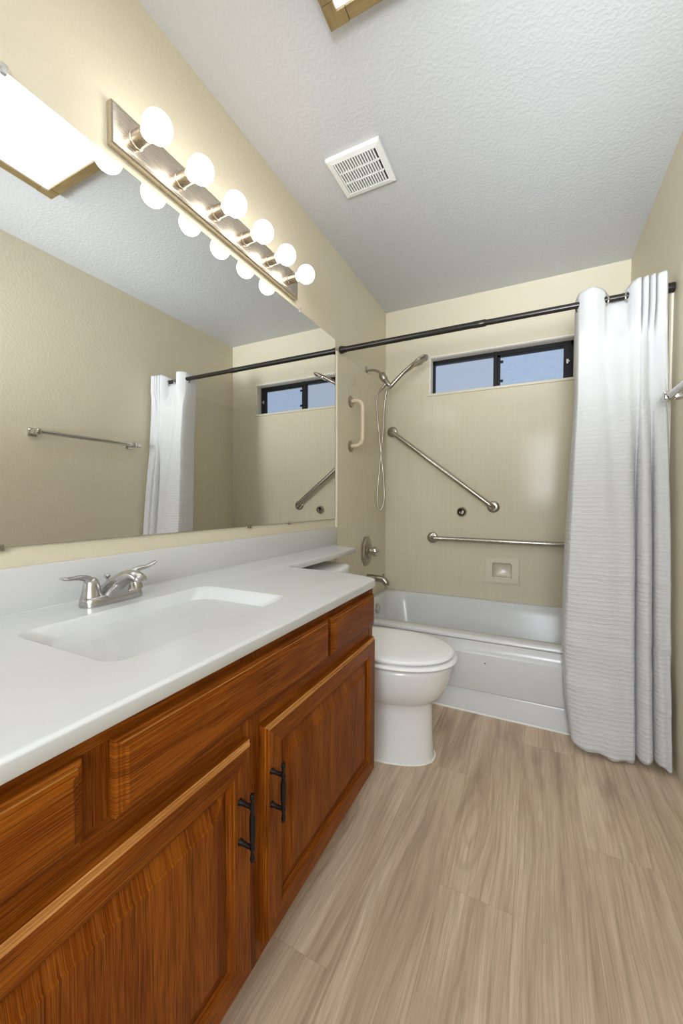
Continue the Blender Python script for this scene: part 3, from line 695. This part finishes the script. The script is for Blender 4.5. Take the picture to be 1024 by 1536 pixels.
# ------------------------------------------------------------------ shower
SYc = 2.47
sh = thing('hand_shower', 'nickel hand shower with looped hose on the side tub wall', 'shower', (ST, SYc, 1.90))
bm = B(); lathe(bm, (0.0005, SYc, 1.898), (1, 0, 0), [(0, .031), (.003, .031), (.010, .022), (.016, .013)], 28); obj('wall_flange', bm, M_chrome, sh, 40)
bm = B(); tube(bm, spline([(.008, SYc, 1.898), (.04, SYc, 1.896), (.078, SYc, 1.884), (.108, SYc, 1.856)], 6), .0085, 14); obj('shower_arm', bm, M_nickel, sh, 50)
bm = B()
tube(bm, [(.104, SYc, 1.866), (.108, SYc, 1.860), (.116, SYc, 1.842), (.130, SYc, 1.820), (.134, SYc, 1.815)], [.013, .022, .025, .022, .015], 20)
tube(bm, [(.128, SYc, 1.826), (.146, SYc, 1.800), (.166, SYc, 1.775), (.172, SYc, 1.768)], [.014, .016, .013, .008], 18)
tube(bm, [(.138, SYc-.006, 1.790), (.120, SYc-.006, 1.770), (.100, SYc-.006, 1.750), (.092, SYc-.006, 1.742)], [.011, .010, .009, .006], 14)
obj('swivel_holder', bm, M_nickel, sh, 50)
bm = B()
hp = spline([(.158, SYc, 1.762), (.180, SYc, 1.780), (.215, SYc, 1.812), (.255, SYc, 1.846), (.290, SYc, 1.868), (.33, SYc, 1.892), (.37, SYc, 1.912), (.402, SYc, 1.924), (.410, SYc, 1.922)], 5); n = len(hp)
tube(bm, hp, [(interp(i/(n-1), [0, .1, .4, .55, .7, .85, .96, 1], [.011, .015, .014, .022, .040, .046, .036, .015]), interp(i/(n-1), [0, .1, .4, .6, .75, .95, 1], [.011, .015, .013, .014, .015, .014, .006])) for i in range(n)], 20)
hh = obj('hand_piece', bm, M_nickel, sh, 50)
bm = B(); dirv = Vector((.86, 0, .5)).normalized(); dn = Vector((.5, 0, -.86)).normalized()
c0 = Vector((.356, SYc, 1.905))
lathe(bm, c0, dn, [(0, .041), (.009, .041), (.011, .037), (.0115, 0)], 28)
for a in range(10):
    for rr2 in (.014, .028):
        p = c0+dn*.0118+dirv*rr2*math.cos(a*PI/5)+Vector((0, 1, 0))*rr2*math.sin(a*PI/5)
        lathe(bm, p, dn, [(0, .0022), (.006, .0014)], 6)
obj('spray_face', bm, M_chrome, hh, 40)
bm = B()
hose = spline([(.160, SYc, 1.765), (.142, SYc+.003, 1.74), (.128, SYc+.008, 1.68), (.120, SYc+.01, 1.58), (.113, SYc+.008, 1.44), (.100, SYc, 1.28), (.088, SYc-.008, 1.12), (.083, SYc-.012, 1.03), (.090, SYc-.01, .975), (.105, SYc-.004, .956), (.120, SYc+.004, .985), (.128, SYc+.008, 1.05), (.122, SYc+.010, 1.16), (.108, SYc+.006, 1.30), (.094, SYc-.004, 1.45), (.082, SYc-.012, 1.60), (.078, SYc-.012, 1.68), (.084, SYc-.010, 1.725), (.094, SYc-.006, 1.745)], 10)
tube(bm, hose, .0062, 12); obj('hose', bm, M_nickel, sh, 60)
# valve
va = thing('shower_valve', 'octagonal nickel shower valve with a round knob on the side tub wall', 'valve', (ST, SYc, .68))
bm = B(); u = [(math.cos(PI/8+k*PI/4), math.sin(PI/8+k*PI/4)) for k in range(8)]
rings(bm, [[(x, SYc-.03+.085*a*r, .678+.102*b_*r) for a, b_ in u] for x, r in ((ST+.0003, 1.04), (ST+.009, 1.04), (ST+.012, .94), (ST+.018, .90), (ST+.024, .72))]); 
lathe(bm, (ST+.020, SYc-.03, .678), (1, 0, 0), [(0, .050), (.008, .050), (.014, .040)], 32); obj('escutcheon', bm, M_nickel, va, 25)
bm = B(); lathe(bm, (ST+.028, SYc-.03, .678), (1, 0, 0), [(0, .024), (.022, .018), (.024, .026), (.030, .033), (.042, .034), (.052, .030), (.056, .020), (.062, .016), (.066, .010), (.067, 0)], 12); obj('knob', bm, M_chrome, va, 30)
sp = thing('tub_spout', 'short nickel tub spout on the side wall over the bathtub', 'spout', (ST, SYc, .48))
bm = B(); tube(bm, spline([(ST+.0005, SYc, .492), (.05, SYc, .492), (.10, SYc, .492), (.132, SYc, .484), (.150, SYc, .464), (.153, SYc, .452)], 6), [.024]*7+[.023]*6+[.0225]*6+[.021]*6+[.0185]*6+[.017], 20)
obj('spout_body', bm, M_nickel, sp, 50)
bm = B(); lathe(bm, (.128, SYc, .500), (0, 0, 1), [(0, .004), (.016, .004), (.018, .008), (.024, .008), (.026, .004)], 14); obj('diverter_knob', bm, M_nickel, sp, 40)

# ------------------------------------------------------------------ towel bar on the right wall
tb = thing('towel_bar', 'chrome towel bar on the right wall close to the shower curtain', 'towel bar', (W, 1.5, 1.395))
bm = B(); lathe(bm, (W-.060, 1.195, 1.397), (0, 1, -.003), [(0, .0120), (.61, .0120), (.612, .0150), (.640, .0150), (.644, .010)], 20); obj('bar', bm, M_chrome, tb, 40)
for y in (1.205, 1.788):
    bm = B(); box(bm, W-.010, W-.0003, y-.023, y+.023, 1.372, 1.420, .004, 2); box(bm, W-.050, W-.008, y-.016, y+.016, 1.381, 1.411, .006, 2); box(bm, W-.078, W-.045, y-.013, y+.013, 1.380, 1.413, .006, 2); obj('bracket', bm, M_chrome, tb, 40)

# ------------------------------------------------------------------ shower rod and curtain
RA, RB_ = Vector((.0125, 2.045, 1.888)), Vector((W-.002, 1.998, 1.868))
rodp = lambda t: RA + (RB_-RA)*t
ro = thing('curtain_rod', 'dark bronze tension rod spanning the tub alcove', 'curtain rod', (W/2, 2.02, 1.88))
dR = (RB_-RA).normalized()
bm = B(); lathe(bm, rodp(0), dR, [(0, .021), (.004, .022), (.018, .021), (.020, .018), (.034, .018), (.036, .0158), (.60, .0155), (.74, .0152), (.745, .0165), (.795, .0165), (.80, .0130)], 24); obj('rod_outer', bm, M_black, ro, 40)
bm = B(); tube(bm, [rodp(.52), rodp(.975)], .0135, 24); obj('rod_inner', bm, M_black, ro, 60)
bm = B(); lathe(bm, rodp(1), -dR, [(0, .019), (.004, .020), (.030, .019), (.034, .014), (.055, .014), (.056, .010)], 24); obj('end_cap', bm, M_black, ro, 40)

rodY = lambda x: RA.y + (RB_.y-RA.y)*(x-RA.x)/(RB_.x-RA.x)
rodZ = lambda x: RA.z + (RB_.z-RA.z)*(x-RA.x)/(RB_.x-RA.x)
# plan curve: (s, x_top, y offset from rod at top, x_bottom, y offset at bottom)
cp = [(0, 1.184, .090, 1.150, .010), (.03, 1.184, .045, 1.153, -.004), (.07, 1.190, .000, 1.162, -.018), (.15, 1.234, -.040, 1.225, -.034), (.24, 1.282, -.008, 1.285, -.030), (.28, 1.298, .016, 1.310, -.028),
      (.34, 1.330, .034, 1.345, -.026), (.40, 1.362, .010, 1.375, -.020), (.44, 1.376, -.020, 1.392, -.006), (.47, 1.392, -.040, 1.398, .014), (.50, 1.404, -.036, 1.402, .018), (.535, 1.408, -.006, 1.405, -.006), (.57, 1.413, -.034, 1.414, -.026), (.62, 1.426, -.042, 1.432, -.034), (.655, 1.431, -.010, 1.446, -.020),
      (.685, 1.436, -.038, 1.452, .006), (.72, 1.447, -.046, 1.454, .012), (.755, 1.452, -.012, 1.458, -.012), (.79, 1.457, -.040, 1.468, -.030), (.85, 1.470, -.050, 1.484, -.038), (.92, 1.480, -.052, 1.498, -.034), (1, 1.487, -.040, 1.506, -.014)]
S_ = [c[0] for c in cp]
def cs(arr, s):
    i = max(0, min(len(S_)-2, int(np.searchsorted(S_, s, side='right'))-1)); t = (s-S_[i])/(S_[i+1]-S_[i])
    def tang(j):
        if j == 0: return (arr[1]-arr[0])/(S_[1]-S_[0])
        if j == len(S_)-1: return (arr[-1]-arr[-2])/(S_[-1]-S_[-2])
        return (arr[j+1]-arr[j-1])/(S_[j+1]-S_[j-1])
    h = S_[i+1]-S_[i]; m0, m1 = tang(i)*h, tang(i+1)*h
    return (2*t**3-3*t*t+1)*arr[i]+(t**3-2*t*t+t)*m0+(-2*t**3+3*t*t)*arr[i+1]+(t**3-t*t)*m1
Acol = list(zip(*cp)); S0 = (cp[0][1], cp[0][3])
ZL = [0, .19, .40, .63, .91, 1.46, 1.85]; XLf = [1.187, 1.160, 1.147, 1.150, 1.160, 1.186, 1.185]
YZ = [0, .4, .9, 1.45, 1.80, 1.93]; YV = [1.836, 1.892, 1.936, 1.985, 2.013, 2.021]
NC, NR = 300, 150
bm = B(); Lc = uvl(bm); G = []
random.seed(2)
for r in range(NR+1):
    row = []
    for c in range(NC+1):
        s = c/NC; xt, yt, xb, yb = (cs(Acol[k], s) for k in (1, 2, 3, 4))
        sag = .034*math.exp(-((s-.335)/.075)**2)
        ztop = rodZ(xt)+.047 - sag - (.010 if s < .03 else 0)
        zbot = .022 + .012*math.cos(s*9) - (.022 if s < .42 else 0)*0 + .004*math.sin(s*40)
        f = r/NR; z = ztop + (zbot-ztop)*f
        k = min(1, max(0, (1.80-z)/1.05)); k = k*k*(3-2*k)
        kt = min(1, max(0, (1.815-z)/.16)); kt = kt*kt*(3-2*kt)      # header pleats fade out
        kb = min(1, max(0, (1.50-z)/.45)); kb = kb*kb*(3-2*kb)       # lower folds fade in
        x = xt*(1-k)+xb*k
        x0_ = S0[0]*(1-k)+S0[1]*k
        x += (interp(z, ZL, XLf)-x0_)*max(0, 1-s/.40)
        yrod = interp(z, YZ, YV) + (rodY(x)-2.021)*min(1, max(0, z/1.9))
        ym = -.024 - .010*math.cos(s*13) - .004*math.sin(s*29+z*2)
        yy = yt*(1-kt) + (ym*(1-kb)+yb*kb)*kt
        fl_ = max(0, 1-s/.075); zf = min(1, max(0, (z-.42)/.4)); zf = zf*zf*(3-2*zf)
        yy = yy*(1-fl_) + fl_*(.088*zf + .008*(1-zf))
        y = yrod + yy
        # cloth creases in the wide lower fold
        lo = max(0, min(1, (1.43-z)/.1))
        y -= lo*(.0035*math.sin(z*31+s*6)*math.exp(-((z-.38)/.2)**2) + .003*math.exp(-((z-.43+.03*s)/.008)**2) + .004*math.exp(-((z-.50+.05*s)/.009)**2) + .0035*math.exp(-((z-.72+.02*s)/.008)**2) + .004*math.exp(-((z-.265+.04*s)/.009)**2))
        y += .004*math.sin(s*37+z*2.1)*max(0, min(1, (1.75-z)/.3))
        if z > 1.795-sag*.7: y -= .0022
        if z < .105: y -= .0022
        if abs(z-1.43) < .004: y -= .002
        x = min(x, W-.006)
        row.append((bm.verts.new((x, y, z)), (s*.9, z)))
    G.append(row)
for r in range(NR):
    for c in range(NC):
        q = [G[r][c], G[r][c+1], G[r+1][c+1], G[r+1][c]]
        f = bm.faces.new([a[0] for a in q])
        for l, a in zip(f.loops, q): l[Lc].uv = a[1]
cu = thing('shower_curtain', 'white ribbed fabric shower curtain bunched at the right end of the rod', 'shower curtain', (1.34, 1.95, .02))
co = obj('curtain_cloth', bm, M_cloth, cu, 80)
sol = co.modifiers.new('thickness', 'SOLIDIFY'); sol.thickness = .0016; sol.offset = 0
for x, tilt in ((1.196, 1.25), (1.287, 1.0), (1.368, 1.0), (1.405, .3), (1.430, .3), (1.452, .3)):
    bm = B(); c0 = Vector((x, rodY(x), rodZ(x)-.006)); ax = Vector((math.cos(.6 if x < 1.3 else -.6), math.sin(.6 if x < 1.3 else -.6), 0)); u_, v_ = frame_of(ax)
    if tilt < .5: ax = Vector((1, .1, 0)); u_, v_ = frame_of(ax)
    tube(bm, [c0+(u_*math.cos(2*PI*k/28)+v_*math.sin(2*PI*k/28))*.0215 for k in range(29)], .0036, 8, cap=False); obj('grommet', bm, M_vent if False else M_chrome, cu, 60)
